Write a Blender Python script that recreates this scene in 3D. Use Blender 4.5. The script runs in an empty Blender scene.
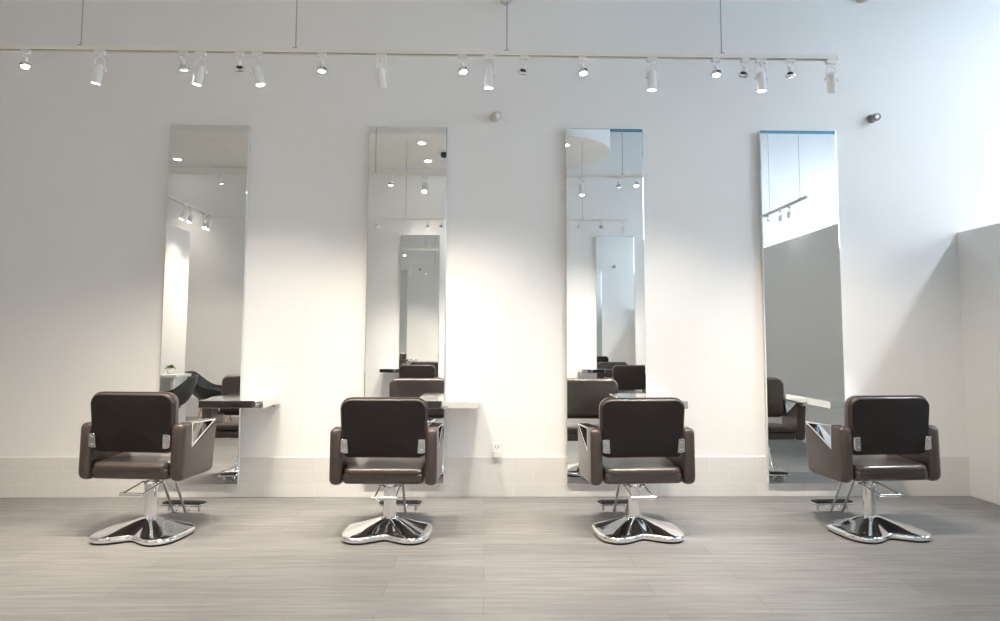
import bpy, bmesh, math, random
from mathutils import Vector, Matrix
random.seed(7)
PI = math.pi
scene = bpy.context.scene
COL = scene.collection

# ------------------------------------------------------------------ materials
def new_mat(name):
    m = bpy.data.materials.new(name); m.use_nodes = True
    return m, m.node_tree.nodes, m.node_tree.links, m.node_tree.nodes['Principled BSDF']

def simple(name, col, rough=.5, metal=0., spec=.5, noise=0., nscale=20., bump=0., coat=0.):
    m, N, L, P = new_mat(name)
    P.inputs['Base Color'].default_value = (*col, 1)
    P.inputs['Roughness'].default_value = rough
    P.inputs['Metallic'].default_value = metal
    P.inputs['Specular IOR Level'].default_value = spec
    P.inputs['Coat Weight'].default_value = coat
    if noise or bump:
        tc = N.new('ShaderNodeTexCoord'); nz = N.new('ShaderNodeTexNoise')
        nz.inputs['Scale'].default_value = nscale; nz.inputs['Detail'].default_value = 4
        L.new(tc.outputs['Object'], nz.inputs['Vector'])
        if noise:
            mr = N.new('ShaderNodeMapRange')
            mr.inputs['To Min'].default_value = 1 - noise; mr.inputs['To Max'].default_value = 1 + noise
            L.new(nz.outputs['Fac'], mr.inputs['Value'])
            mx = N.new('ShaderNodeVectorMath'); mx.operation = 'SCALE'
            mx.inputs[0].default_value = col
            L.new(mr.outputs['Result'], mx.inputs['Scale']); L.new(mx.outputs['Vector'], P.inputs['Base Color'])
        if bump:
            b = N.new('ShaderNodeBump'); b.inputs['Strength'].default_value = bump; b.inputs['Distance'].default_value = .002
            L.new(nz.outputs['Fac'], b.inputs['Height']); L.new(b.outputs['Normal'], P.inputs['Normal'])
    return m

def emit(name, col, s):
    m = bpy.data.materials.new(name); m.use_nodes = True
    N = m.node_tree.nodes; L = m.node_tree.links; N.clear()
    e = N.new('ShaderNodeEmission'); o = N.new('ShaderNodeOutputMaterial')
    e.inputs['Color'].default_value = (*col, 1); e.inputs['Strength'].default_value = s
    L.new(e.outputs[0], o.inputs['Surface'])
    return m

M = {}
M['wall'] = simple('white wall paint', (.855, .85, .84), .6, spec=.3, noise=.012, nscale=3)
M['ceil'] = simple('white ceiling paint', (.85, .84, .82), .8, spec=.2, noise=.01, nscale=3)
M['blueceil'] = simple('blue painted ceiling', (.06, .26, .42), .6, noise=.08, nscale=2)
M['backvinyl'] = simple('near black vinyl', (.016, .011, .010), .5, spec=.35, noise=.1, nscale=60, bump=.1)
M['leather'] = simple('dark brown leather', (.060, .043, .037), .30, spec=.6, noise=.1, nscale=60, bump=.12, coat=.25)
M['chrome'] = simple('polished chrome', (.86, .86, .87), .07, metal=1, noise=.02, nscale=8)
M['satin'] = simple('satin steel', (.75, .75, .75), .22, metal=1, noise=.03, nscale=30)
M['rubber'] = simple('black rubber', (.02, .02, .022), .6, noise=.1, nscale=80, bump=.2)
M['mirror'] = simple('mirror silvering', (.90, .915, .91), .0, metal=1)
M['shelfglass'] = simple('mirrored shelf glass', (.86, .88, .87), .03, metal=1)
M['shelftop'] = simple('mirrored shelf top', (.88, .90, .89), .11, metal=1)
M['edge'] = simple('mirror box edge', (.72, .73, .73), .35, noise=.02, nscale=10)
M['track'] = simple('cream enamel track', (.84, .82, .76), .4, noise=.03, nscale=6)
M['lampwhite'] = simple('white lamp enamel', (.85, .85, .85), .35, noise=.02, nscale=15)
M['wire'] = simple('grey steel rod', (.42, .41, .40), .4, metal=.3, noise=.05, nscale=20)
M['darkring'] = simple('black lamp ring', (.03, .03, .03), .4, noise=.1, nscale=40)
M['whiteplastic'] = simple('white plastic', (.82, .81, .79), .35, noise=.01, nscale=20)
M['hole'] = simple('dark slot', (.08, .08, .08), .7, noise=.05, nscale=20)
M['greymetal'] = simple('grey fixture metal', (.26, .25, .26), .35, metal=.5, noise=.1, nscale=30)
M['beige'] = simple('beige fixture enamel', (.62, .60, .55), .4, noise=.05, nscale=30)
M['shell'] = simple('black moulded plastic', (.02, .022, .022), .35, noise=.05, nscale=20)
M['wood'] = simple('pale beech wood', (.52, .34, .17), .5, noise=.15, nscale=25)
M['laminate'] = simple('white laminate', (.82, .82, .81), .25, noise=.01, nscale=8)
M['leaf'] = simple('green leaf', (.10, .25, .03), .5, noise=.25, nscale=30)
M['pot'] = simple('white glazed pot', (.8, .8, .78), .2, noise=.02, nscale=10)
M['lens_w'] = emit('lit lamp lens', (1, .95, .9), 26)
M['lens_c'] = emit('lit cool lamp lens', (.85, .92, 1), 40)
M['lens_d'] = simple('unlit lamp lens', (.6, .6, .6), .15, noise=.05, nscale=40)
M['sky'] = emit('daylight sky pane', (.86, .925, 1.0), 44)
M['sky2'] = emit('daylight window pane', (.86, .925, 1.0), 3.2)

def floor_mat():
    m, N, L, P = new_mat('grey wood look laminate')
    tc = N.new('ShaderNodeTexCoord')
    def mapped(sx, sy):
        mp = N.new('ShaderNodeMapping'); mp.inputs['Scale'].default_value = (sx, sy, 1)
        L.new(tc.outputs['Object'], mp.inputs['Vector']); return mp
    br = N.new('ShaderNodeTexBrick'); br.inputs['Scale'].default_value = 1
    br.inputs['Brick Width'].default_value = 1.25; br.inputs['Row Height'].default_value = .20
    br.inputs['Mortar Size'].default_value = .0022; br.inputs['Mortar Smooth'].default_value = .3
    br.offset = .37
    br.inputs['Color1'].default_value = (.212, .211, .209, 1); br.inputs['Color2'].default_value = (.256, .254, .251, 1)
    br.inputs['Mortar'].default_value = (.17, .165, .155, 1)
    L.new(mapped(1, 1).outputs[0], br.inputs['Vector'])
    n1 = N.new('ShaderNodeTexNoise'); n1.inputs['Scale'].default_value = 1; n1.inputs['Detail'].default_value = 6; n1.inputs['Roughness'].default_value = .65
    L.new(mapped(2.2, 34).outputs[0], n1.inputs['Vector'])
    n2 = N.new('ShaderNodeTexNoise'); n2.inputs['Scale'].default_value = 1; n2.inputs['Detail'].default_value = 3
    L.new(mapped(.9, 2.2).outputs[0], n2.inputs['Vector'])
    r1 = N.new('ShaderNodeMapRange'); r1.inputs['From Min'].default_value = .3; r1.inputs['From Max'].default_value = .7
    r1.inputs['To Min'].default_value = .72; r1.inputs['To Max'].default_value = 1.22
    L.new(n1.outputs['Fac'], r1.inputs['Value'])
    r2 = N.new('ShaderNodeMapRange'); r2.inputs['From Min'].default_value = .3; r2.inputs['From Max'].default_value = .7
    r2.inputs['To Min'].default_value = .93; r2.inputs['To Max'].default_value = 1.06
    L.new(n2.outputs['Fac'], r2.inputs['Value'])
    mu = N.new('ShaderNodeMath'); mu.operation = 'MULTIPLY'
    L.new(r1.outputs[0], mu.inputs[0]); L.new(r2.outputs[0], mu.inputs[1])
    sc = N.new('ShaderNodeVectorMath'); sc.operation = 'SCALE'
    L.new(br.outputs['Color'], sc.inputs[0]); L.new(mu.outputs[0], sc.inputs['Scale'])
    L.new(sc.outputs[0], P.inputs['Base Color'])
    P.inputs['Roughness'].default_value = .46; P.inputs['Specular IOR Level'].default_value = .4
    bp = N.new('ShaderNodeBump'); bp.inputs['Strength'].default_value = .15; bp.inputs['Distance'].default_value = .003
    L.new(n1.outputs['Fac'], bp.inputs['Height']); L.new(bp.outputs[0], P.inputs['Normal'])
    return m
M['floor'] = floor_mat()

def tile_mat():
    m, N, L, P = new_mat('white glazed tile')
    tc = N.new('ShaderNodeTexCoord'); sx = N.new('ShaderNodeSeparateXYZ'); cx = N.new('ShaderNodeCombineXYZ')
    L.new(tc.outputs['Object'], sx.inputs[0]); L.new(sx.outputs['X'], cx.inputs['X']); L.new(sx.outputs['Z'], cx.inputs['Y'])
    br = N.new('ShaderNodeTexBrick'); br.inputs['Scale'].default_value = 1
    br.inputs['Brick Width'].default_value = .37; br.inputs['Row Height'].default_value = .098
    br.inputs['Mortar Size'].default_value = .004; br.inputs['Mortar Smooth'].default_value = .4; br.offset = .4
    br.inputs['Color1'].default_value = (.71, .705, .685, 1); br.inputs['Color2'].default_value = (.735, .73, .71, 1)
    br.inputs['Mortar'].default_value = (.775, .765, .745, 1)
    L.new(cx.outputs[0], br.inputs['Vector']); L.new(br.outputs['Color'], P.inputs['Base Color'])
    P.inputs['Roughness'].default_value = .25
    bp = N.new('ShaderNodeBump'); bp.inputs['Strength'].default_value = .25; bp.inputs['Distance'].default_value = .003; bp.invert = True
    L.new(br.outputs['Fac'], bp.inputs['Height']); L.new(bp.outputs[0], P.inputs['Normal'])
    return m
M['tile'] = tile_mat()

# ------------------------------------------------------------------ mesh helpers
def smooth(bm):
    for f in bm.faces: f.smooth = True

def link(name, bm, mat, parent=None, bevel=0, seg=3, subsurf=0, auto=40, loc=None):
    bmesh.ops.recalc_face_normals(bm, faces=bm.faces)
    me = bpy.data.meshes.new(name); bm.to_mesh(me); bm.free()
    for mm in (mat if isinstance(mat, (list, tuple)) else [mat]): me.materials.append(mm)
    o = bpy.data.objects.new(name, me); COL.objects.link(o)
    if auto:
        for p in me.polygons: p.use_smooth = True
        try: me.set_sharp_from_angle(angle=math.radians(auto))
        except Exception: pass
    if bevel:
        b = o.modifiers.new('bevel', 'BEVEL'); b.width = bevel; b.segments = seg; b.limit_method = 'ANGLE'; b.angle_limit = math.radians(35)
        b.harden_normals = False
    if subsurf:
        s = o.modifiers.new('sub', 'SUBSURF'); s.levels = subsurf; s.render_levels = subsurf
    if parent: o.parent = parent
    if loc is not None: o.location = loc
    return o

def tag(o, label=None, cat=None, group=None, kind=None):
    if label: o['label'] = label
    if cat: o['category'] = cat
    if group: o['group'] = group
    if kind: o['kind'] = kind
    return o

def empty(name, loc, label, cat, group=None, rz=0):
    o = bpy.data.objects.new(name, None); COL.objects.link(o)
    o.empty_display_size = .1
    o.location = loc; o.rotation_euler = (0, 0, rz)
    return tag(o, label, cat, group)

def copy_tree(o, parent=None):
    c = o.copy(); COL.objects.link(c)
    if parent: c.parent = parent
    for ch in [k for k in o.children]: copy_tree(ch, c)
    return c

def box(bm, x0, x1, y0, y1, z0, z1):
    vs = [bm.verts.new((x, y, z)) for z in (z0, z1) for y in (y0, y1) for x in (x0, x1)]
    for f in ((0, 1, 3, 2), (4, 6, 7, 5), (0, 4, 5, 1), (2, 3, 7, 6), (0, 2, 6, 4), (1, 5, 7, 3)):
        bm.faces.new([vs[i] for i in f])
    return vs

def prism(bm, pts, fn, a, b):
    """extrude polygon pts (2-D) between a and b; fn(u, v, t) -> xyz"""
    A = [bm.verts.new(fn(u, v, a)) for u, v in pts]; B = [bm.verts.new(fn(u, v, b)) for u, v in pts]
    n = len(pts)
    bm.faces.new(A); bm.faces.new(B[::-1])
    for i in range(n): bm.faces.new((A[i], B[i], B[(i + 1) % n], A[(i + 1) % n]))

def round_poly(pts, radii, seg=5):
    """round each corner of a convex/concave polygon"""
    out = []; n = len(pts)
    for i in range(n):
        p = Vector(pts[i]); r = radii[i] if isinstance(radii, (list, tuple)) else radii
        if r <= 0: out.append(tuple(p)); continue
        a = (Vector(pts[i - 1]) - p); b = (Vector(pts[(i + 1) % n]) - p)
        r = min(r, a.length * .48, b.length * .48)
        a = p + a.normalized() * r; b = p + b.normalized() * r
        for k in range(seg + 1):
            t = k / seg
            out.append(tuple((1 - t) ** 2 * a + 2 * t * (1 - t) * p + t * t * b))
    return out

def tube(bm, path, r, seg=10, cap=True):
    path = [Vector(p) for p in path]; rings = []
    n = len(path); up = None
    for i, p in enumerate(path):
        t = (path[min(i + 1, n - 1)] - path[max(i - 1, 0)]).normalized()
        if up is None:
            up = Vector((0, 0, 1)) if abs(t.z) < .9 else Vector((1, 0, 0))
        s = t.cross(up).normalized(); up = s.cross(t).normalized()
        rr = r[i] if isinstance(r, (list, tuple)) else r
        rings.append([bm.verts.new(p + rr * (math.cos(2 * PI * k / seg) * s + math.sin(2 * PI * k / seg) * up)) for k in range(seg)])
    for a, b in zip(rings, rings[1:]):
        for k in range(seg): bm.faces.new((a[k], a[(k + 1) % seg], b[(k + 1) % seg], b[k]))
    if cap: bm.faces.new(rings[0][::-1]); bm.faces.new(rings[-1])

def curve_pts(pts, rad=.04, seg=6):
    """polyline with rounded inner corners (3-D)"""
    P = [Vector(p) for p in pts]; out = [P[0]]
    for i in range(1, len(P) - 1):
        a, p, b = P[i - 1] - P[i], P[i], P[i + 1] - P[i]
        r = min(rad, a.length * .45, b.length * .45)
        s, e = p + a.normalized() * r, p + b.normalized() * r
        for k in range(seg + 1):
            t = k / seg; out.append((1 - t) ** 2 * s + 2 * t * (1 - t) * p + t * t * e)
    out.append(P[-1]); return out

def lathe(bm, prof, seg=24, mtx=None, cap0=True, cap1=True):
    """prof: (r, z) pairs around z axis"""
    rings = []
    for r, z in prof:
        ring = []
        for k in range(seg):
            v = Vector((r * math.cos(2 * PI * k / seg), r * math.sin(2 * PI * k / seg), z))
            ring.append(bm.verts.new(mtx @ v if mtx else v))
        rings.append(ring)
    for a, b in zip(rings, rings[1:]):
        for k in range(seg): bm.faces.new((a[k], a[(k + 1) % seg], b[(k + 1) % seg], b[k]))
    if cap0: bm.faces.new(rings[0][::-1])
    if cap1: bm.faces.new(rings[-1])

def superrect(w, h, r, n=6, cx=0, cz=0, taper=0):
    """rounded rectangle outline, counter-clockwise, (4 corner radii or one)"""
    rr = r if isinstance(r, (list, tuple)) else (r,) * 4
    out = []
    for (sx, sz, a0, q) in ((1, -1, -90, rr[0]), (1, 1, 0, rr[1]), (-1, 1, 90, rr[2]), (-1, -1, 180, rr[3])):
        for k in range(n + 1):
            a = math.radians(a0 + 90 * k / n)
            x = sx * (w / 2 - q) + q * math.cos(a); z = sz * (h / 2 - q) + q * math.sin(a)
            out.append((cx + x * (1 + taper * z / h), cz + z))
    return out

def padded(bm, w, h, r, t, edge, fn, n=6, bulge_f=.0, bulge_b=.0, taper=0, inner=4):
    """upholstered pad: rounded-rect outline, thickness t, soft rolled rim `edge`; fn(u, v, d)"""
    rings = []
    steps = 5
    for k in range(steps + 1):                      # back rim -> side
        a = PI / 2 * k / steps
        rings.append((edge * (1 - math.sin(a)), -t / 2 + edge * (1 - math.cos(a)), -1))
    for k in range(steps + 1):
        a = PI / 2 * k / steps
        rings.append((edge * (1 - math.cos(a)), t / 2 - edge * (1 - math.sin(a)), 1))
    def ringpts(inset, d, s, shrink=1.):
        rr = [max(.004, q - inset) for q in (r if isinstance(r, (list, tuple)) else (r,) * 4)]
        pts = superrect(w - 2 * inset, h - 2 * inset, rr, n, 0, 0, taper)
        return [(u * shrink, v * shrink) for u, v in pts]
    all_r = []
    for j in range(inner):                          # back face grid rings
        s = (j + .35) / inner
        pts = ringpts(edge, 0, 0, s)
        all_r.append([bm.verts.new(fn(u, v, -t / 2 - bulge_b * (1 - s * s))) for u, v in pts])
    for ins, d, s in rings:
        all_r.append([bm.verts.new(fn(u, v, d)) for u, v in ringpts(ins, d, s)])
    for j in reversed(range(inner)):
        s = (j + .35) / inner
        pts = ringpts(edge, 0, 0, s)
        all_r.append([bm.verts.new(fn(u, v, t / 2 + bulge_f * (1 - s * s))) for u, v in pts])
    m = len(all_r[0])
    for a, b in zip(all_r, all_r[1:]):
        for k in range(m): bm.faces.new((a[k], a[(k + 1) % m], b[(k + 1) % m], b[k]))
    bm.faces.new(all_r[0][::-1]); bm.faces.new(all_r[-1])

def soft_slab(bm, pts, ins, x0, x1, e=.030, steps=6):
    """upholstered slab: outline pts (y, z) counter-clockwise, per-point rim inset, thickness x0..x1"""
    n = len(pts); P = [Vector(q) for q in pts]; N = []
    for i in range(n):
        d = (P[(i + 1) % n] - P[i - 1]).normalized(); N.append(Vector((-d.y, d.x)))
    half = [(PI / 2 * k / steps) for k in range(steps + 1)]
    prof = [(1 - math.sin(a), x0 + e * (1 - math.cos(a))) for a in half] + [(1 - math.sin(a), x1 - e * (1 - math.cos(a))) for a in reversed(half)]
    rings = [[bm.verts.new((x, *(P[i] + N[i] * ins[i] * q))) for i in range(n)] for q, x in prof]
    for a, b in zip(rings, rings[1:]):
        for i in range(n): bm.faces.new((a[i], a[(i + 1) % n], b[(i + 1) % n], b[i]))
    bm.faces.new(rings[0][::-1]); bm.faces.new(rings[-1])

# ------------------------------------------------------------------ setting
XL, XR = -5.6, 7.0          # side walls
YB = -5.465                 # opposite wall
ZC = 4.49                   # high ceiling
def struct(name, bm, mat, bevel=0, **k):
    o = link(name, bm, mat, bevel=bevel, auto=30, **k); o['kind'] = 'structure'; return o
def sbox(name, mat, *b, bevel=0):
    bm = bmesh.new(); box(bm, *b); return struct(name, bm, mat, bevel)

sbox('floor', M['floor'], XL - .2, XR + .2, YB - .2, .2, -.1, 0)
sbox('wall_back', M['wall'], XL - .2, XR + .2, 0, .2, 0, ZC)
sbox('wall_front', M['wall'], XL - .2, XR + .2, YB - .2, YB, 0, ZC)
sbox('wall_left', M['wall'], XL - .2, XL, YB, 0, 0, ZC)
# right wall with a wide window high above the partition
WY0, WY1, WZ0, WZ1 = -4.9, -.9, 2.3, 4.2
bm = bmesh.new()
box(bm, XR, XR + .2, YB, 0, 0, WZ0); box(bm, XR, XR + .2, YB, 0, WZ1, ZC)
box(bm, XR, XR + .2, YB, WY0, WZ0, WZ1); box(bm, XR, XR + .2, WY1, 0, WZ0, WZ1)
struct('wall_right', bm, M['wall'])
bm = bmesh.new()
box(bm, XR + .10, XR + .11, WY0, WY1, WZ0, WZ1)
wn = struct('window_1', bm, M['sky2'])
bm = bmesh.new()
for y in (WY0, -3.9, -2.9, -1.9, WY1 - .05): box(bm, XR + .02, XR + .09, y, y + .05, WZ0, WZ1)
for z in (WZ0, WZ1 - .05): box(bm, XR + .021, XR + .089, WY0 + .05, WY1 - .05, z, z + .05)
link('window_frame', bm, M['edge'], wn, auto=30)
# ceilings: white over the stations, blue on the open right side, with a skylight
SK = (5.15, 5.65, -3.3, -1.7)
sbox('ceiling', M['ceil'], XL - .2, .9, YB - .2, .2, ZC, ZC + .15)
bm = bmesh.new()
box(bm, .9, SK[0], YB - .2, .2, ZC, ZC + .15); box(bm, SK[1], XR + .2, YB - .2, .2, ZC, ZC + .15)
box(bm, SK[0], SK[1], YB - .2, SK[2], ZC, ZC + .15); box(bm, SK[0], SK[1], SK[3], .2, ZC, ZC + .15)
struct('ceiling.001', bm, M['blueceil'])
bm = bmesh.new(); box(bm, SK[0], SK[1], SK[2], SK[3], ZC + .13, ZC + .14)
sky = struct('window_2', bm, M['sky'])
bm = bmesh.new()
for y in (SK[2], SK[3] - .04): box(bm, SK[0], SK[1], y, y + .04, ZC - .01, ZC + .12)
for x in (SK[0], SK[1] - .04): box(bm, x, x + .04, SK[2] + .04, SK[3] - .04, ZC - .009, ZC + .119)
link('window_frame', bm, M['edge'], sky, auto=30)
# dropped soffit over the opposite stations, with a rounded end
SZ = 3.86
pts = [(XL, YB), (XL, -3.62)] + [(.86 + .93 * math.sin(a), -4.545 + .925 * math.cos(a)) for a in [PI * k / 28 for k in range(29)]]
bm = bmesh.new(); prism(bm, pts, lambda u, v, t: (u, v, t), SZ, ZC - .002)
struct('ceiling.002', bm, M['ceil'])
# thin shadow-gap trim on the soffit
sbox('trim_1', M['edge'], -3.72, -3.70, -5.12, -3.80, SZ - .008, SZ)
# partition stub on the back wall, and the taller free-standing block beyond the gap
sbox('wall_partition', M['wall'], 3.69, 3.83, -.95, 0, 0, 2.02, bevel=.004)
sbox('wall_divider', M['wall'], 3.70, 4.6, -4.9, -1.85, 0, 2.405, bevel=.004)
# tiled skirting
sbox('baseboard_back', M['tile'], XL, 3.69, -.010, 0, 0, .294, bevel=.002)
sbox('baseboard_front', M['tile'], XL, XR, YB, YB + .010, 0, .294, bevel=.002)
# mirror pier on the left
sbox('wall_pier', M['wall'], -4.07, -3.95, -4.0, -3.2, 0, 2.6, bevel=.004)

# ------------------------------------------------------------------ styling chair
R_PTS = [(0, .262), (15, .258), (45, .205), (70, .165), (90, .155), (110, .165), (135, .205), (165, .258), (180, .262),
         (198, .275), (212, .300), (223, .318), (233, .316), (243, .288), (253, .236), (262, .198), (270, .186), (278, .198), (287, .236), (297, .288), (307, .316), (317, .318), (328, .300), (342, .275), (360, .262)]
def base_r(deg):
    deg %= 360
    n = len(R_PTS)
    for i in range(n - 1):
        a0, r0 = R_PTS[i]; a1, r1 = R_PTS[i + 1]
        if a0 <= deg <= a1:
            rm = R_PTS[i - 1][1] if i else R_PTS[-2][1]; rp = R_PTS[i + 2][1] if i + 2 < n else R_PTS[1][1]
            t = (deg - a0) / (a1 - a0)
            return .5 * (2 * r0 + (r1 - rm) * t + (2 * rm - 5 * r0 + 4 * r1 - rp) * t * t + (3 * r0 - rm - 3 * r1 + rp) * t ** 3)
    return .26

def star(bm, rings, seg=96):
    """rings: (scale s toward outline, inset, z)"""
    out = []
    for s, inset, z in rings:
        ring = []
        for k in range(seg):
            a = 2 * PI * k / seg; R = base_r(math.degrees(a)) - inset
            r = .042 + (R - .042) * s
            ring.append(bm.verts.new((r * math.cos(a), r * math.sin(a), z)))
        out.append(ring)
    for a, b in zip(out, out[1:]):
        for k in range(seg): bm.faces.new((a[k], a[(k + 1) % seg], b[(k + 1) % seg], b[k]))
    bm.faces.new(out[0][::-1]); bm.faces.new(out[-1])

BO = .04      # the upholstered body sits a little forward of the pump
def make_chair():
    root = empty('styling_chair', (0, 0, 0), '', 'chair', 'brown styling chairs along the mirrored wall')
    # --- floor base: chrome two-lobed casting over a black rubber foot
    bm = bmesh.new()
    star(bm, [(1, .004, .010), (1, 0, .014), (1, 0, .030), (1, .006, .037), (.93, .0, .041), (.8, 0, .047), (.62, 0, .056), (.45, 0, .068),
              (.30, 0, .078), (.17, 0, .088), (.07, 0, .096), (0, 0, .100)])
    base = link('base', bm, M['chrome'], root, auto=60)
    bm = bmesh.new(); star(bm, [(1, .010, 0), (1, .006, .011)])
    tag(link('base_pad', bm, M['rubber'], base), 'black rubber pad under the chrome base')
    # --- pump column
    bm = bmesh.new()
    lathe(bm, [(.044, .090), (.044, .100), (.037, .102), (.037, .272), (.039, .273), (.039, .298), (.034, .300)], 28)
    col = link('column', bm, M['chrome'], root, auto=35)
    bm = bmesh.new(); lathe(bm, [(.019, .290), (.019, .345)], 20)
    link('piston', bm, M['satin'], col)
    # --- pump lever: bail around the column
    bm = bmesh.new()
    for q in (-1, 1): tube(bm, curve_pts([(q * .066, .012, .279), (q * .060, -.03, .275), (q * .062, -.192, .250)], .02), .0048)
    tube(bm, [(-.070, .012, .279), (.070, .012, .279)], .0055)
    lathe(bm, [(.043, .268), (.043, .288)], 24)
    lev = link('pump_lever', bm, M['chrome'], root)
    bm = bmesh.new()
    tube(bm, [(-.074, -.194, .250), (-.071, -.194, .250), (.071, -.194, .250), (.074, -.194, .250)], [.005, .0095, .0095, .005], 12)
    link('lever_bar', bm, M['satin'], lev)
    # --- seat pan, cushion
    bm = bmesh.new()
    padded(bm, .478, .41, .035, .066, .020, lambda u, v, d: (u, .012 + v, .351 + d), bulge_b=.002)
    link('seat_base', bm, M['leather'], root, auto=0)
    bm = bmesh.new()
    padded(bm, .474, .43, .05, .050, .024, lambda u, v, d: (u, .018 + v, .398 + d + .012 * (v / .215)), bulge_f=.012)
    link('seat_cushion', bm, M['leather'], root, auto=0)
    # mounting plate under the seat
    bm = bmesh.new(); box(bm, -.10, .10, -.10, .14, .306, .322)
    link('mount_plate', bm, M['darkring'], root, bevel=.003)
    # --- backrest: soft rolled pad, leaning back a little, slightly wrapped
    tilt = math.radians(5)
    def bf(u, v, d):
        y = d + .10 * u * u * -1.2 * -1
        z = v
        yy = y * math.cos(tilt) - z * math.sin(tilt)
        zz = y * math.sin(tilt) + z * math.cos(tilt)
        return (u, -.148 + yy, .648 + zz)
    bm = bmesh.new()
    padded(bm, .508, .352, [.045, .068, .068, .045], .092, .036, bf, n=8, bulge_f=.014, bulge_b=.002, taper=.045)
    back = link('backrest', bm, M['leather'], root, auto=0)
    # outer back panel seam welt
    bm = bmesh.new()
    loop = [Vector(bf(u, v, -.020)) for u, v in superrect(.510, .354, [.045, .068, .068, .045], 8, 0, 0, .045)]
    tube(bm, loop + [loop[0]], .0028, 6, cap=False)
    link('welt', bm, M['leather'], back)
    bm = bmesh.new()
    padded(bm, .492, .336, [.038, .060, .060, .038], .016, .007, lambda u, v, d: bf(u, v, -.042 + d), n=8, bulge_b=.002, taper=.045)
    tag(link('back_panel', bm, M['backvinyl'], back, auto=0), 'near-black panel covering the rear of the backrest')
    # chrome brackets between back and arms
    for s in (-1, 1):
        bm = bmesh.new()
        def br(u, v, t, s=s): return (s * u, -.197 + t - (v - .55) * .087, v)
        prism(bm, round_poly([(.204, .500), (.238, .500), (.246, .582), (.210, .582)], .006, 3), br, -.006, .004)
        box(bm, *(sorted((s * .232, s * .249))), -.199, -.12, .505, .577)
        b = link('back_bracket', bm, M['satin'], root, bevel=.0015, seg=2)
        for z in (.520, .562):
            bm = bmesh.new()
            lathe(bm, [(.0055, 0), (.0055, .003), (.003, .0045)], 12, Matrix.Translation((s * .225, -.203 - (z - .55) * .087, z)) @ Matrix.Rotation(PI / 2, 4, 'X'))
            link('screw', bm, M['chrome'], b)
    # --- arms: upholstered slabs with a chrome-lined triangular opening
    y0, y1 = -.200, .212
    for s in (-1, 1):
        out = [(y0 + .002, .306), (y1 - .012, .306), (y1, .610), (-.076, .488), (-.080, .632), (y0 + .012, .650)]
        pr = round_poly(out, [.06, .05, .006, .004, .006, .055], 7)
        bm = bmesh.new()
        xi, xo = s * .246, s * .318
        seg = len(pr) // 6
        ins = [v for v in (.025, .024, .0005, .001, .0015, .019) for _ in range(seg)]
        soft_slab(bm, pr, ins, min(xi, xo), max(xi, xo))
        arm = link('armrest', bm, M['leather'], root, auto=50)
        # bent chrome strip round the opening
        tri = [(y1 + .001, .630), (-.079, .640), (-.075, .490)]
        tin = [(y1 - .036, .6225), (-.069, .6315), (-.066, .509)]
        bm = bmesh.new()
        a, b = (.249, .3165)
        V = {}
        for nm, P in (('o', tri), ('i', tin)):
            for e, x in (('a', s * a), ('b', s * b)):
                for i, (u, v) in enumerate(P): V[nm, e, i] = bm.verts.new((x, u, v))
        for i in range(3):
            j = (i + 1) % 3
            bm.faces.new((V['o', 'a', i], V['o', 'a', j], V['o', 'b', j], V['o', 'b', i]))
            bm.faces.new((V['i', 'a', i], V['i', 'b', i], V['i', 'b', j], V['i', 'a', j]))
            for e in 'ab': bm.faces.new((V['o', e, i], V['o', e, j], V['i', e, j], V['i', e, i]))
        tag(link('arm_frame', bm, M['chrome'], arm, bevel=.0015, seg=2, auto=20), 'triangular chrome strip lining the armrest opening')
    # --- footrest
    fr = bpy.data.objects.new('footrest', None); COL.objects.link(fr); fr.parent = root
    for s in (-1, 1):
        bm = bmesh.new()
        x = s * .042
        tube(bm, curve_pts([(x, .08, .322), (x, .165, .318), (x, .315, .058), (x, .335, .030), (x, .372, .030), (x, .376, .068)], .03, 6), .0085, 12)
        link('footrest_tube', bm, M['chrome'], fr)
    bm = bmesh.new()
    prism(bm, round_poly([(-.145, .335), (.145, .335), (.145, .43), (-.145, .43)], .03, 6), lambda u, v, t: (u, v, t), .070, .084)
    pl = link('foot_plate', bm, M['chrome'], fr, bevel=.003)
    bm = bmesh.new()
    prism(bm, round_poly([(-.137, .342), (.137, .342), (.137, .423), (-.137, .423)], .026, 6), lambda u, v, t: (u, v, t), .084, .090)
    for k in range(7): box(bm, -.115, .115, .348 + k * .0105, .3525 + k * .0105, .090, .0925)
    tag(link('tread', bm, M['rubber'], pl), 'black ribbed rubber tread')
    for s in (-1, 1):
        bm = bmesh.new(); lathe(bm, [(.008, .030), (.008, .070)], 12, Matrix.Translation((s * .105, .382, 0)))
        link('stub_foot', bm, M['satin'], pl)
    return root

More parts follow.
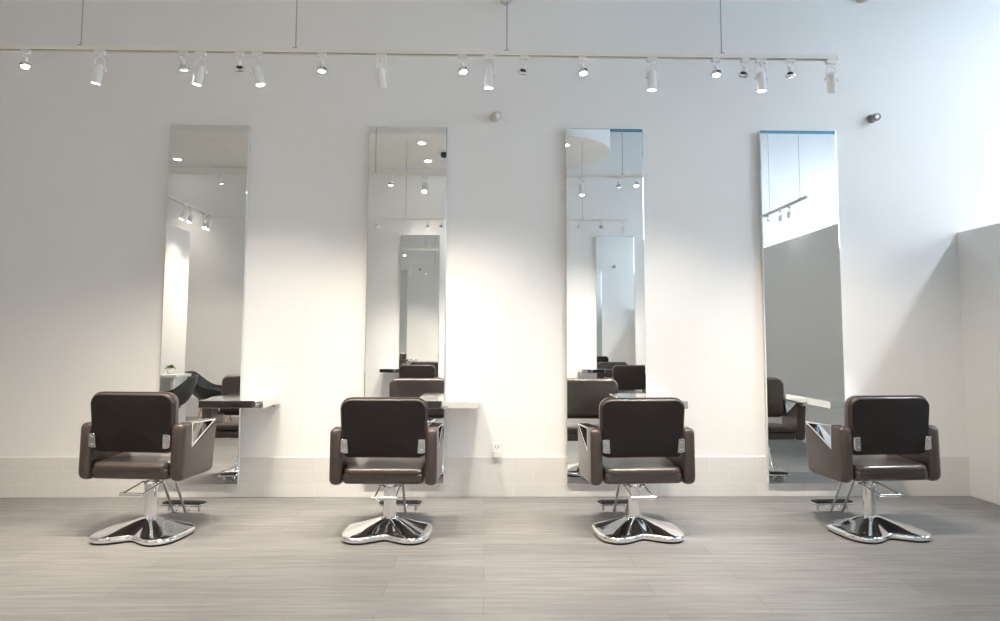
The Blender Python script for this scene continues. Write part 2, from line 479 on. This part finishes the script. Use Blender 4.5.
chair = make_chair()
chairs = [  # x, y, rot(deg, ccw), raise, label
    (-2.01, -.96, -6, .030, -.054, -.026, 'brown leather styling chair with chrome base, facing the mirror furthest left'),
    (-.572, -.96, -1.5, 0, -.022, .0, 'brown leather styling chair beside the wall socket, second from the left'),
    (.921, -.96, 3.5, 0, .018, .01, 'brown leather styling chair third from the left, its left chrome arm frame turned edge-on'),
    (2.383, -.96, 5, .015, .052, .012, 'brown leather styling chair nearest the white partition on the right'),
    (-.965, -4.84, 180, 0, 0, 0, 'brown leather styling chair seen only as a dark back inside the second mirror'),
    (2.10, -4.84, 180, 0, 0, 0, 'brown leather styling chair seen only as a dark back inside the third mirror'),
]
for i, (x, y, rz, up, bx, fx, lab) in enumerate(chairs):
    c = chair if i == 0 else copy_tree(chair)
    c.location = (x, y, 0); c.rotation_euler = (0, 0, math.radians(rz))
    c['label'] = lab
    if i >= 4: c['group'] = 'brown styling chairs along the opposite wall'
    for ch in c.children:
        nm = ch.name.split('.')[0]
        if nm in ('seat_base', 'seat_cushion', 'mount_plate', 'backrest', 'back_bracket', 'armrest'): ch.location = (bx, BO, up)
        elif nm == 'footrest': ch.location = (fx, BO, 0)
        elif nm == 'pump_lever': ch.location = (0, 0, up * .8)

# ------------------------------------------------------------------ wall mirrors
MW, ZB, ZT, MT = .60, .1014, 2.808, .045
def make_mirror():
    root = empty('wall_mirror', (0, 0, 0), '', 'mirror', 'tall wall mirrors behind the chairs')
    bm = bmesh.new(); box(bm, -MW / 2, MW / 2, -MT + .006, -.012, ZB, ZT)
    link('backing', bm, M['edge'], root, bevel=.001, seg=1)
    bm = bmesh.new()
    # glass with a narrow polished bevel
    e, d = .004, .0015
    o = [bm.verts.new(p) for p in ((-MW / 2, -MT + .006, ZB), (MW / 2, -MT + .006, ZB), (MW / 2, -MT + .006, ZT), (-MW / 2, -MT + .006, ZT))]
    f = [bm.verts.new(p) for p in ((-MW / 2, -MT + d, ZB), (MW / 2, -MT + d, ZB), (MW / 2, -MT + d, ZT), (-MW / 2, -MT + d, ZT))]
    g = [bm.verts.new(p) for p in ((-MW / 2 + e, -MT, ZB + e), (MW / 2 - e, -MT, ZB + e), (MW / 2 - e, -MT, ZT - e), (-MW / 2 + e, -MT, ZT - e))]
    bm.faces.new(o[::-1]); bm.faces.new(g)
    for a, b in ((o, f), (f, g)):
        for i in range(4): bm.faces.new((a[i], a[(i + 1) % 4], b[(i + 1) % 4], b[i]))
    link('mirror_glass', bm, M['mirror'], root, auto=0)
    for p in root.children[-1].data.polygons: p.use_smooth = False
    return root
mir = make_mirror()
mx = [-2.1175 + 1.5176 * i for i in range(4)]
mlab = ['tall frameless wall mirror furthest left, reflecting a black shell chair and a plant',
        'tall frameless wall mirror second from the left, reflecting two ceiling downlights',
        'tall frameless wall mirror third from the left, reflecting the rounded ceiling edge',
        'tall frameless wall mirror furthest right, reflecting the grey divider wall']
for i, x in enumerate(mx):
    c = mir if i == 0 else copy_tree(mir)
    c.location = (x, 0, 0); c['label'] = mlab[i]
for i, x in enumerate((-1.016, 2.027)):
    c = copy_tree(mir); c.location = (x, YB, 0); c.rotation_euler = (0, 0, PI)
    c['group'] = 'tall wall mirrors on the opposite wall'
    c['label'] = ['tall wall mirror on the opposite wall, seen inside the second mirror', 'tall wall mirror on the opposite wall, seen inside the third mirror'][i]

# ------------------------------------------------------------------ mirrored shelves
def make_shelf(x0, x1, notch, rot=False, ybase=0, label='', group=''):
    """x0..x1 along the wall; `notch` = where the mirror's right edge cuts the shelf"""
    root = empty('mirrored_shelf', ((x0 + x1) / 2 * (1), ybase, .692), label, 'shelf', group, PI if rot else 0)
    cx = (x0 + x1) / 2; D = -.40; h = .052
    s = -1 if rot else 1
    a, b, n = s * (x0 - cx), s * (x1 - cx), s * (notch - cx)
    if rot: a, b = b, a
    pts = [(a, D), (b, D), (b, -.002), (n + .002, -.002), (n + .002, -MT - .001), (a, -MT - .001)]
    bm = bmesh.new(); prism(bm, pts, lambda u, v, t: (u, v, t), 0, h)
    bm.normal_update()
    for f in bm.faces: f.material_index = 1 if abs(f.normal.z) > .9 and f.calc_center_median().z > h / 2 else 0
    link('shelf_body', bm, [M['shelfglass'], M['shelftop']], root, bevel=.0025, seg=2, auto=20)
    bm = bmesh.new()                                  # wall cleat under the shelf
    box(bm, n + .03, b - .03, -.035, -.002, -.022, -.001)
    link('cleat', bm, M['satin'], root, bevel=.002)
    return root
slab = ['mirrored glass shelf fixed beside the mirror furthest left', 'mirrored glass shelf above the white wall socket',
        'mirrored glass shelf largely hidden behind the third chair from the left', 'mirrored glass shelf fixed beside the mirror furthest right']
for i, xr in enumerate((-1.535, -.037, 1.43, 2.885)):
    make_shelf(xr - .445, xr, mx[i] + MW / 2, False, 0, slab[i], 'mirrored shelves beside the wall mirrors')
make_shelf(-1.56, -1.215, -1.016 - MW / 2, True, YB, 'mirrored shelf on the opposite wall, seen inside the second mirror', 'mirrored shelves on the opposite wall')
make_shelf(1.44, 1.90, 2.027 - MW / 2, True, YB, 'mirrored shelf on the opposite wall, seen inside the third mirror', 'mirrored shelves on the opposite wall')

# ------------------------------------------------------------------ lighting tracks
TY, TZ = -1.45, 2.774       # track A: front track; TZ = underside
def rail(name, p0, p1, label, rods, ztop, rmat='wire'):
    """p0, p1 (x, y) ends; rods: parameters along the rail"""
    p0, p1 = Vector((*p0, TZ)), Vector((*p1, TZ)); d = p1 - p0; Lr = d.length; ang = math.atan2(d.y, d.x)
    root = empty(name, p0, label, 'light track', 'suspended lighting tracks', ang)
    bm = bmesh.new()
    # channel profile open at the bottom
    prof = [(-.018, 0), (-.011, 0), (-.011, .018), (.011, .018), (.011, 0), (.018, 0), (.018, .025), (-.018, .025)]
    prism(bm, prof, lambda u, v, t: (t, u, v), 0, Lr)
    link('track_channel', bm, M['track'], root, bevel=.0012, seg=1, auto=30)
    bm = bmesh.new(); box(bm, .01, Lr - .01, -.0105, .0105, .008, .0175)
    link('conductor_strip', bm, M['hole'], root)
    for e in (0, Lr):
        bm = bmesh.new(); box(bm, e - (.012 if e == 0 else 0), e + (0 if e == 0 else .012), -.0195, .0195, -.001, .0265)
        link('end_cap', bm, M['track'], root, bevel=.002)
    for t in rods:
        bm = bmesh.new(); tube(bm, [(t, 0, .026), (t, 0, ztop - TZ)], .0033, 8)
        r = link('suspension_rod', bm, M[rmat], root)
        bm = bmesh.new(); lathe(bm, [(.020, .025), (.020, .029), (.007, .037)], 14, Matrix.Translation((t, 0, 0)))
        link('rod_clip', bm, M['wire'], r)
    return root
AX0 = -3.3
rail('light_track', (AX0, TY), (2.0, TY), 'long cream lighting track hanging in front of the four mirrors', [x - AX0 for x in (-2.27, -1.075, .117, 1.345)], ZC)
BY = -3.88
rail('light_track', (-3.72, BY), (1.90, BY), 'cream lighting track along the opposite wall, seen in the mirrors', [2.66, 5.02], SZ)
rail('light_track', (-3.60, BY + .03), (-3.60, -1.9), 'short cream lighting track crossing the leftmost mirror at a slant', [1.7], ZC)
rail('light_track', (3.60, -3.55), (3.60, -2.33), 'short cream lighting track slanting across the rightmost mirror', [.22, 1.05], ZC, 'wire')

def lamp_frame(axis):
    """matrix taking -Z to `axis`"""
    return (-Vector(axis)).to_track_quat('Z', 'Y').to_matrix().to_4x4()

def spot(name, parent, mtx, power, col, size, blend=1., rad=.03):
    l = bpy.data.lights.new(name, 'SPOT'); l.energy = power; l.color = col
    l.spot_size = math.radians(size); l.spot_blend = blend; l.shadow_soft_size = rad
    o = bpy.data.objects.new(name, l); COL.objects.link(o); o.parent = parent; o.matrix_local = mtx
    return o

protos = {}
def can_parts(root, axis, lit, cool=False):
    mt = Matrix.Translation((0, 0, -.098)) @ lamp_frame(axis)
    key = ('can')
    if key not in protos:
        d = {}
        bm = bmesh.new(); box(bm, -.030, .030, -.013, .013, -.024, .004)
        d['adapter'] = (bm, 'lampwhite', .004)
        bm = bmesh.new()   # yoke: stem, bent arms down to the can
        tube(bm, [(0, 0, -.022), (0, 0, -.036)], .008, 12)
        tube(bm, curve_pts([(.004, 0, -.034), (.026, 0, -.046), (.032, 0, -.118)], .02), .0042, 8)
        tube(bm, curve_pts([(-.004, 0, -.034), (-.026, 0, -.046), (-.032, 0, -.118)], .02), .0042, 8)
        lathe(bm, [(.010, 0), (.010, .010)], 14, Matrix.Translation((.027, 0, -.114)) @ Matrix.Rotation(PI / 2, 4, 'Y'))
        lathe(bm, [(.010, 0), (.010, .010)], 14, Matrix.Translation((-.037, 0, -.114)) @ Matrix.Rotation(PI / 2, 4, 'Y'))
        d['yoke'] = (bm, 'lampwhite', 0)
        bm = bmesh.new()
        lathe(bm, [(.012, .022), (.020, .020), (.0245, .013), (.0258, .004), (.0258, -.074), (.0268, -.075), (.0268, -.088), (.0225, -.088), (.0210, -.080)], 28, cap1=False)
        d['lamp_can'] = (bm, 'lampwhite', 0)
        bm = bmesh.new(); lathe(bm, [(.0220, -.079), (.0220, -.085), (.016, -.0865)], 24)
        d['lens'] = (bm, 'lens_w', 0)
        protos[key] = {}
        for nm, (b, mm, bv) in d.items():
            protos[key][nm] = link(nm, b, M[mm], root, bevel=bv, auto=45)
        first = True
    else: first = False
    for nm in ('adapter', 'yoke', 'lamp_can', 'lens'):
        o = protos[key][nm]
        if not first: o = o.copy(); COL.objects.link(o); o.parent = root
        o.matrix_local = mt if nm in ('lamp_can', 'lens') else Matrix.Identity(4)
        if nm == 'lens':
            if not lit or cool:
                o.data = o.data.copy(); o.data.materials[0] = M['lens_c'] if (cool and lit) else M['lens_d']
            else:
                o.data.materials[0] = M['lens_w']
    return mt @ Matrix.Translation((0, 0, -.092))

def small_parts(root, axis, lit, dark):
    mt = Matrix.Translation((0, 0, -.052)) @ lamp_frame(axis)
    key = ('small')
    if key not in protos:
        d = {}
        bm = bmesh.new(); box(bm, -.024, .024, -.012, .012, -.020, .004)
        d['adapter'] = (bm, 'lampwhite', .003)
        bm = bmesh.new(); tube(bm, curve_pts([(-.014, 0, -.018), (-.016, 0, -.040), (0, 0, -.056)], .012), .0045, 8)
        lathe(bm, [(.007, -.046), (.009, -.056), (.007, -.062)], 12)
        d['stem'] = (bm, 'lampwhite', 0)
        bm = bmesh.new()
        lathe(bm, [(.006, .010), (.013, .008), (.0135, -.016), (.011, -.020)], 20)
        d['lamp_holder'] = (bm, 'lampwhite', 0)
        bm = bmesh.new()
        lathe(bm, [(.011, -.018), (.017, -.026), (.0212, -.038), (.0224, -.044), (.0224, -.050), (.0198, -.050), (.0192, -.044)], 24, cap1=False)
        d['reflector'] = (bm, 'satin', 0)
        bm = bmesh.new(); lathe(bm, [(.0194, -.043), (.0194, -.048), (.014, -.0495)], 22)
        d['lens'] = (bm, 'lens_w', 0)
        bm = bmesh.new()
        lathe(bm, [(.0195, -.031), (.0290, -.033), (.0300, -.044), (.0228, -.0475)], 24, cap0=False, cap1=False)
        for f in list(bm.faces): pass
        d['trim_ring'] = (bm, 'darkring', 0)
        protos[key] = {nm: link(nm, b, M[mm], root, bevel=bv, auto=45) for nm, (b, mm, bv) in d.items()}
        first = True
    else: first = False
    for nm in ('adapter', 'stem', 'lamp_holder', 'reflector', 'trim_ring', 'lens'):
        o = protos[key][nm]
        if not first: o = o.copy(); COL.objects.link(o); o.parent = root
        o.matrix_local = mt if nm not in ('adapter', 'stem') else Matrix.Identity(4)
        if nm == 'lens' and not lit: o.data = o.data.copy(); o.data.materials[0] = M['lens_d']
        if nm == 'reflector' and dark: o.data = o.data.copy(); o.data.materials[0] = M['darkring']
        if nm == 'trim_ring' and not dark: o.data = o.data.copy(); o.data.materials[0] = M['satin']
    return mt @ Matrix.Translation((0, 0, -.056))

WARM = (1.0, .84, .66); NEUT = (1.0, .91, .79)
def long_lamp(x, y, axis, lit, label, group, power=0, size=70, cool=False, rz=0, col=None):
    root = empty('can_spotlight', (x, y, TZ), label, 'spotlight', group, rz)
    ax = Matrix.Rotation(-rz, 3, 'Z') @ Vector(axis)
    m = can_parts(root, ax, lit, cool)
    if power: spot('lamp_light', root, m, power, col or WARM, size)
def short_lamp(x, y, axis, lit, dark, label, group, power=0, size=70, rz=0, col=None):
    root = empty('reflector_spotlight', (x, y, TZ), label, 'spotlight', group, rz)
    ax = Matrix.Rotation(-rz, 3, 'Z') @ Vector(axis)
    m = small_parts(root, ax, lit, dark)
    if power: spot('lamp_light', root, m, power, col or NEUT, size)

GA = 'long white can spotlights on the front track'
GS = 'small reflector spotlights on the front track'
PW = 54
longs = [  # x, axis, lit, power, size, label
    (-2.163, (-.25, .12, -1), 1, PW * 1.6, 100, 'long white can spotlight on the front track, furthest left of the long cans'),
    (-1.604, (-.22, .10, -1), 1, PW, 90, 'long white can spotlight above the left mirror, tilted to the left'),
    (-1.287, (.24, .05, -1), 1, PW, 90, 'long white can spotlight between the two left mirrors, tilted to the right'),
    (-.593, (.0, .62, -1), 1, PW * 1.2, 80, 'long white can spotlight with dark lens above the second mirror'),
    (.016, (-.02, .10, -1), 1, PW, 90, 'long white can spotlight just above the pale round wall sprinkler'),
    (.944, (-.01, .10, -1), 1, PW, 90, 'long white can spotlight above the right edge of the third mirror'),
    (1.570, (.02, .05, -1), 1, PW, 90, 'long white can spotlight with bright lens above the rightmost mirror'),
    (1.975, (.36, .60, -1), 1, PW * 1.2, 75, 'long white can spotlight hanging at the right end of the front track'),
]
for x, ax, lit, p, s, lab in longs: long_lamp(x, TY, ax, lit, lab, GA, p, s)
shorts = [
    (-2.572, (.18, -.25, -1), 1, 0, PW * 1.8, 110, 'small reflector spotlight at the far left of the front track'),
    (-1.700, (.02, .25, -1), 1, 0, PW * .5, 70, 'small reflector spotlight just left of the left-tilted long can'),
    (-1.388, (-.12, .60, -1), 1, 1, PW * 1.2, 75, 'small black-rimmed spotlight just left of the right-tilted long can'),
    (-.925, (0, .0, -1), 1, 0, PW * .7, 80, 'small lit spotlight between the second rod and the dark-lensed long can'),
    (-.137, (.18, -.2, -1), 1, 0, PW * .7, 80, 'small lit spotlight just left of the long can over the wall sprinkler'),
    (.214, (-.18, .60, -1), 1, 1, PW * 1.2, 75, 'small black-rimmed spotlight just right of the third suspension rod'),
    (.544, (.15, -.2, -1), 1, 0, PW * .7, 80, 'small lit spotlight above the left side of the third mirror'),
    (1.311, (-.02, -.2, -1), 1, 0, PW * .7, 80, 'small lit spotlight just left of the fourth suspension rod'),
    (1.478, (-.10, .60, -1), 1, 1, PW * 1.2, 75, 'small black-rimmed spotlight just left of the brightest right long can'),
    (1.738, (.15, .3, -1), 1, 1, PW * .6, 70, 'small spotlight between the last two long cans on the right'),
]
for x, ax, lit, dark, p, s, lab in shorts: short_lamp(x, TY, ax, lit, dark, lab, GS, p, s)

# lamps of the opposite track, seen in the mirrors
GB = 'small spotlights on the opposite track'
for x, ax, lit, lab in [
    (-1.44, (.05, -.32, -1), 1, 'small spotlight on the opposite track, left one inside the second mirror'),
    (-.77, (.05, -.32, -1), 1, 'small spotlight on the opposite track, middle one inside the second mirror'),
    (-.59, (-.05, -.32, -1), 1, 'small spotlight on the opposite track, right one inside the second mirror'),
    (1.25, (.05, -.32, -1), 1, 'small spotlight on the opposite track, left one inside the third mirror'),
    (1.55, (-.05, -.7, -1), 1, 'small black-rimmed spotlight on the opposite track inside the third mirror')]:
    short_lamp(x, BY, ax, lit, 'black' in lab, lab, GB, PW * 1.5, 100, PI)
long_lamp(1.86, BY, (.1, -.6, -1), 1, 'long white can spotlight ending the opposite track, inside the third mirror', 'long cans on the opposite track', PW, 80, rz=PI)
long_lamp(-3.0, BY, (-.55, -.30, -1), 1, 'added long white can spotlight on the opposite track, unseen, brightening its wall', 'long cans on the opposite track', PW * 1.6, 100, rz=PI)  # extra can out of view, added to brighten the wall reflected at left
GL = 'long cans on the slanting left track'
for y, ax, lab in [(-3.02, (-.30, .35, -1), 'long white can spotlight on the slanting track, nearer left one in the left mirror'),
                   (-3.20, (-.1, .35, -1), 'long white can spotlight on the slanting track, second in the left mirror'),
                   (-3.62, (.1, .40, -1), 'long white can spotlight on the slanting track, third in the left mirror'),
                   (-3.76, (-.20, .35, -1), 'long white can spotlight where the slanting track meets the opposite track')]:
    long_lamp(-3.60, y, ax, 1, lab, GL, PW * .4, 100, rz=PI / 2)
GR = 'cool lamps on the slanting right track'
for y, ax, lab in [(-2.78, (-.15, .5, -1), 'cool white can spotlight in the rightmost mirror, nearer the rod on the right'),
                   (-3.02, (-.15, .5, -1), 'cool white can spotlight in the rightmost mirror, middle of the slanting track')]:
    long_lamp(3.60, y, ax, 1, lab, GR, 0, 90, cool=True, rz=PI / 2, col=(.8, .9, 1))
short_lamp(3.60, -3.38, (-.2, .2, -1), 1, 0, 'small spotlight in the rightmost mirror, low left end of the slanting track', GR, 0, rz=PI / 2)

# recessed downlights in the soffit
for i, (x, y, lab) in enumerate([(-.873, -4.03, 'round recessed ceiling downlight, upper one inside the second mirror'),
                 (-.869, -4.96, 'round recessed ceiling downlight, lower one inside the second mirror'),
                 (-4.612, -5.0, 'round recessed ceiling downlight inside the leftmost mirror'),
                 (1.10, -4.06, 'round recessed ceiling downlight at the left edge of the third mirror')]):
    root = empty('recessed_downlight', (x, y, SZ), lab, 'ceiling light', 'recessed downlights')
    bm = bmesh.new(); lathe(bm, [(.075, 0), (.075, -.004), (.070, -.008), (.052, -.008), (.046, -.002)], 28, cap1=False)
    link('bezel', bm, M['lampwhite'], root)
    bm = bmesh.new(); lathe(bm, [(.047, -.001), (.047, -.004), (.040, -.005)], 24)
    link('lens', bm, M['lens_w'], root)
    spot('lamp_light', root, Matrix.Translation((0, 0, -.02)), 55, NEUT, 75)

root = empty('gimbal_downlight', (-.60, -4.50, SZ), 'dark tilted ceiling fixture at the right edge of the second mirror', 'ceiling light')
bm = bmesh.new(); lathe(bm, [(.080, 0), (.080, -.005), (.074, -.010), (.058, -.010), (.052, -.002)], 28, cap1=False)
link('bezel', bm, M['lampwhite'], root)
bm = bmesh.new(); lathe(bm, [(.030, .0), (.046, -.006), (.046, -.050), (.038, -.056), (.034, -.050)], 24, Matrix.Translation((0, 0, -.010)) @ Matrix.Rotation(.5, 4, 'X'))
link('head', bm, M['darkring'], root)

# ------------------------------------------------------------------ wall fixtures
def sprinkler(x, z, mat, label, ax, s=1.):
    root = empty('wall_fixture', (x, 0, z), label, 'wall fixture', None)
    R = Matrix.Rotation(PI / 2, 4, 'X')
    bm = bmesh.new(); lathe(bm, [(.048 * s, 0), (.048 * s, .006), (.038 * s, .016), (.022 * s, .020)], 24, R)
    link('escutcheon', bm, M[mat], root)
    m = Matrix.Translation((0, -.018, 0)) @ Vector(ax).to_track_quat('Z', 'Y').to_matrix().to_4x4()
    bm = bmesh.new(); lathe(bm, [(.020 * s, -.006), (.036 * s, .012), (.042 * s, .03), (.042 * s, .058), (.036 * s, .066), (.028 * s, .066), (.024 * s, .058)], 24, m)
    link('head', bm, M[mat], root)
    bm = bmesh.new(); lathe(bm, [(.0235 * s, .050), (.0235 * s, .057), (.012 * s, .062)], 18, m)
    link('nozzle', bm, M['satin'] if mat != 'beige' else M['lampwhite'], root)
    return root
sprinkler(.071, 2.907, 'beige', 'pale beige round wall fixture between the second and third mirrors', (.45, -1, -.25), .85)
sprinkler(3.045, 2.923, 'greymetal', 'dark grey round wall fixture right of the rightmost mirror', (.12, -1, -.12), .74)
sprinkler(.15, 3.855, 'beige', 'pale wall fixture at the top edge behind the third rod', (.2, -1, -.5), .9)
sprinkler(2.993, 3.90, 'beige', 'pale wall fixture at the top edge far right', (.0, -1, -.5), .7)

root = empty('wall_socket', (.095, 0, .344), 'white electrical socket on the wall above the tiles, between the middle chairs', 'socket')
bm = bmesh.new(); prism(bm, superrect(.080, .105, .008, 4), lambda u, v, t: (u, t, v), -.010, 0)
pl = link('cover_plate', bm, M['whiteplastic'], root, bevel=.002)
bm = bmesh.new()
for x in (-.010, .010): box(bm, x - .003, x + .003, -.0106, -.009, .018, .032)
lathe(bm, [(.004, 0), (.004, .0016)], 10, Matrix.Translation((0, -.009, .010)) @ Matrix.Rotation(PI / 2, 4, 'X'))
link('socket_holes', bm, M['hole'], pl)
bm = bmesh.new(); prism(bm, superrect(.060, .046, .010, 4, 0, -.028), lambda u, v, t: (u, t, v), -.042, -.0101)
pg = link('plug_adapter', bm, M['whiteplastic'], root, bevel=.004)

# ------------------------------------------------------------------ corner reflected in the left mirror
root = empty('console_table', (-3.95, -2.98, 0), 'white console table in front of the pier, seen in the leftmost mirror', 'table')
bm = bmesh.new(); box(bm, -.45, .44, -.19, .20, .730, .765); link('tabletop', bm, M['laminate'], root, bevel=.004)
bm = bmesh.new(); box(bm, -.40, .36, -.185, -.16, .40, .730); link('modesty_panel', bm, M['laminate'], root, bevel=.003)
for x in (-.435, .36):
    bm = bmesh.new(); box(bm, x, x + .035, -.18, .17, 0, .730); link('side_panel', bm, M['laminate'], root, bevel=.003)

root = empty('potted_plant', (-3.72, -3.08, .765), 'small green plant in a white pot on the white console', 'plant')
bm = bmesh.new(); lathe(bm, [(.032, 0), (.036, .004), (.045, .066), (.048, .070), (.043, .070), (.041, .058)], 24, cap1=True)
link('pot', bm, M['pot'], root)
bm = bmesh.new()
for k in range(70):
    a = random.uniform(0, 2 * PI); el = random.uniform(.15, 1.5); Lf = random.uniform(.04, .07)
    d = Vector((math.cos(a) * math.cos(el), math.sin(a) * math.cos(el), math.sin(el)))
    s = d.cross(Vector((0, 0, 1)) if abs(d.z) < .95 else Vector((1, 0, 0))).normalized() * .013
    up = s.cross(d).normalized() * .004
    p0 = Vector((random.uniform(-.02, .02), random.uniform(-.02, .02), .055))
    q = [p0, p0 + d * Lf * .5 + s, p0 + d * Lf - Vector((0, 0, .012)), p0 + d * Lf * .5 - s]
    q2 = [v + up for v in q]
    A = [bm.verts.new(v) for v in q]; B = [bm.verts.new(v) for v in q2]
    bm.faces.new(A[::-1]); bm.faces.new(B)
    for i in range(4): bm.faces.new((A[i], A[(i + 1) % 4], B[(i + 1) % 4], B[i]))
link('foliage', bm, M['leaf'], root)

def make_shell_chair():
    root = empty('shell_chair', (0, 0, 0), '', 'chair', 'black shell chairs by the console')
    # bucket: profile swept round the sitter; facing -x
    bm = bmesh.new(); nu, nv = 33, 12
    outer, inner = [], []
    for i in range(nu):
        a = -PI * .80 + 2 * PI * .80 * i / (nu - 1)          # 0 = back (+x), +-144 deg = front arms
        b = abs(a) / (PI * .80)
        q = min(1, max(0, (b - .18) / .42)); top = .775 - .19 * q * q * (3 - 2 * q) - .14 * max(0, (b - .6) / .4) ** 1.5
        ro, ri = [], []
        for j in range(nv):
            t = j / (nv - 1)
            rad = .04 + .265 * math.sin(t * PI / 2) ** .8
            z = .415 + (top - .415) * (t ** 2.2)
            lean = .05 * t * t
            x = (rad + lean) * math.cos(a); y = (rad + lean * .6) * math.sin(a) * .98
            ro.append(bm.verts.new((x, y, z))); ri.append(bm.verts.new((x * .965, y * .965, z + .012 * (1 - t))))
        outer.append(ro); inner.append(ri)
    for i in range(nu - 1):
        for j in range(nv - 1):
            bm.faces.new((outer[i][j], outer[i + 1][j], outer[i + 1][j + 1], outer[i][j + 1]))
            bm.faces.new((inner[i][j], inner[i][j + 1], inner[i + 1][j + 1], inner[i + 1][j]))
        bm.faces.new((outer[i][-1], outer[i + 1][-1], inner[i + 1][-1], inner[i][-1]))
    for e in (0, nu - 1):
        for j in range(nv - 1): bm.faces.new((outer[e][j], outer[e][j + 1], inner[e][j + 1], inner[e][j]))
    link('shell', bm, M['shell'], root, auto=60)
    # front seat lip closing the bucket
    bm = bmesh.new(); lathe(bm, [(.02, .408), (.12, .404), (.20, .412), (.235, .428), (.225, .438), (.12, .424), (.02, .422)], 32, Matrix.Translation((-.04, 0, 0)))
    link('seat_pan', bm, M['shell'], root)
    for sx in (-1, 1):
        for sy in (-1, 1):
            bm = bmesh.new(); tube(bm, [(sx * .10, sy * .10, .41), (sx * .22, sy * .22, 0)], [.014, .009], 12)
            tag(link('leg', bm, M['wood'], root), 'pale wooden leg')
    bm = bmesh.new()
    tube(bm, [(.17, .17, .16), (-.10, -.10, .40)], .004, 8); tube(bm, [(-.17, .17, .16), (.10, -.10, .40)], .004, 8)
    tube(bm, [(.17, -.17, .16), (-.10, .10, .40)], .004, 8); tube(bm, [(-.17, -.17, .16), (.10, .10, .40)], .004, 8)
    link('wire_brace', bm, M['satin'], root)
    return root
sc = make_shell_chair()
sc.location = (-3.50, -2.42, 0); sc.rotation_euler = (0, 0, math.radians(-22))
sc['label'] = 'black shell armchair with wooden legs, its high back in profile in the leftmost mirror'
s2 = copy_tree(sc); s2.location = (-3.36, -3.52, 0); s2.rotation_euler = (0, 0, math.radians(170))
s2['label'] = 'black shell armchair half hidden behind the styling chair in the leftmost mirror'

# ------------------------------------------------------------------ world, camera, view
w = bpy.data.worlds.new('World'); scene.world = w; w.use_nodes = True
w.node_tree.nodes['Background'].inputs[0].default_value = (.6, .75, 1, 1)
w.node_tree.nodes['Background'].inputs[1].default_value = .5

cam = bpy.data.cameras.new('Camera'); co = bpy.data.objects.new('Camera', cam); COL.objects.link(co)
yaw, pitch, roll = .0219, .0762, .0032
cy, sy, cp, sp = math.cos(yaw), math.sin(yaw), math.cos(pitch), math.sin(pitch)
d = Vector((sy * cp, cy * cp, sp)); r = Vector((cy, -sy, 0)); u = r.cross(d)
r2 = math.cos(roll) * r + math.sin(roll) * u; u2 = -math.sin(roll) * r + math.cos(roll) * u
mw = Matrix(((r2.x, u2.x, -d.x, 0), (r2.y, u2.y, -d.y, -5.1952), (r2.z, u2.z, -d.z, 1.1614), (0, 0, 0, 1)))
co.matrix_world = mw
cam.sensor_width = 36; cam.lens = 24.48; cam.shift_y = -21.3 / 1000; cam.clip_start = .05; cam.clip_end = 60
scene.camera = co

scene.view_settings.view_transform = 'Standard'; scene.view_settings.look = 'None'
scene.view_settings.gamma = 1; scene.view_settings.use_curve_mapping = False
scene.view_settings.exposure = 0.93
cyc = scene.cycles
cyc.max_bounces = 14; cyc.diffuse_bounces = 6; cyc.glossy_bounces = 10
cyc.caustics_reflective = True; cyc.blur_glossy = 0.0
cyc.sample_clamp_indirect = 60
cyc.use_denoising = True
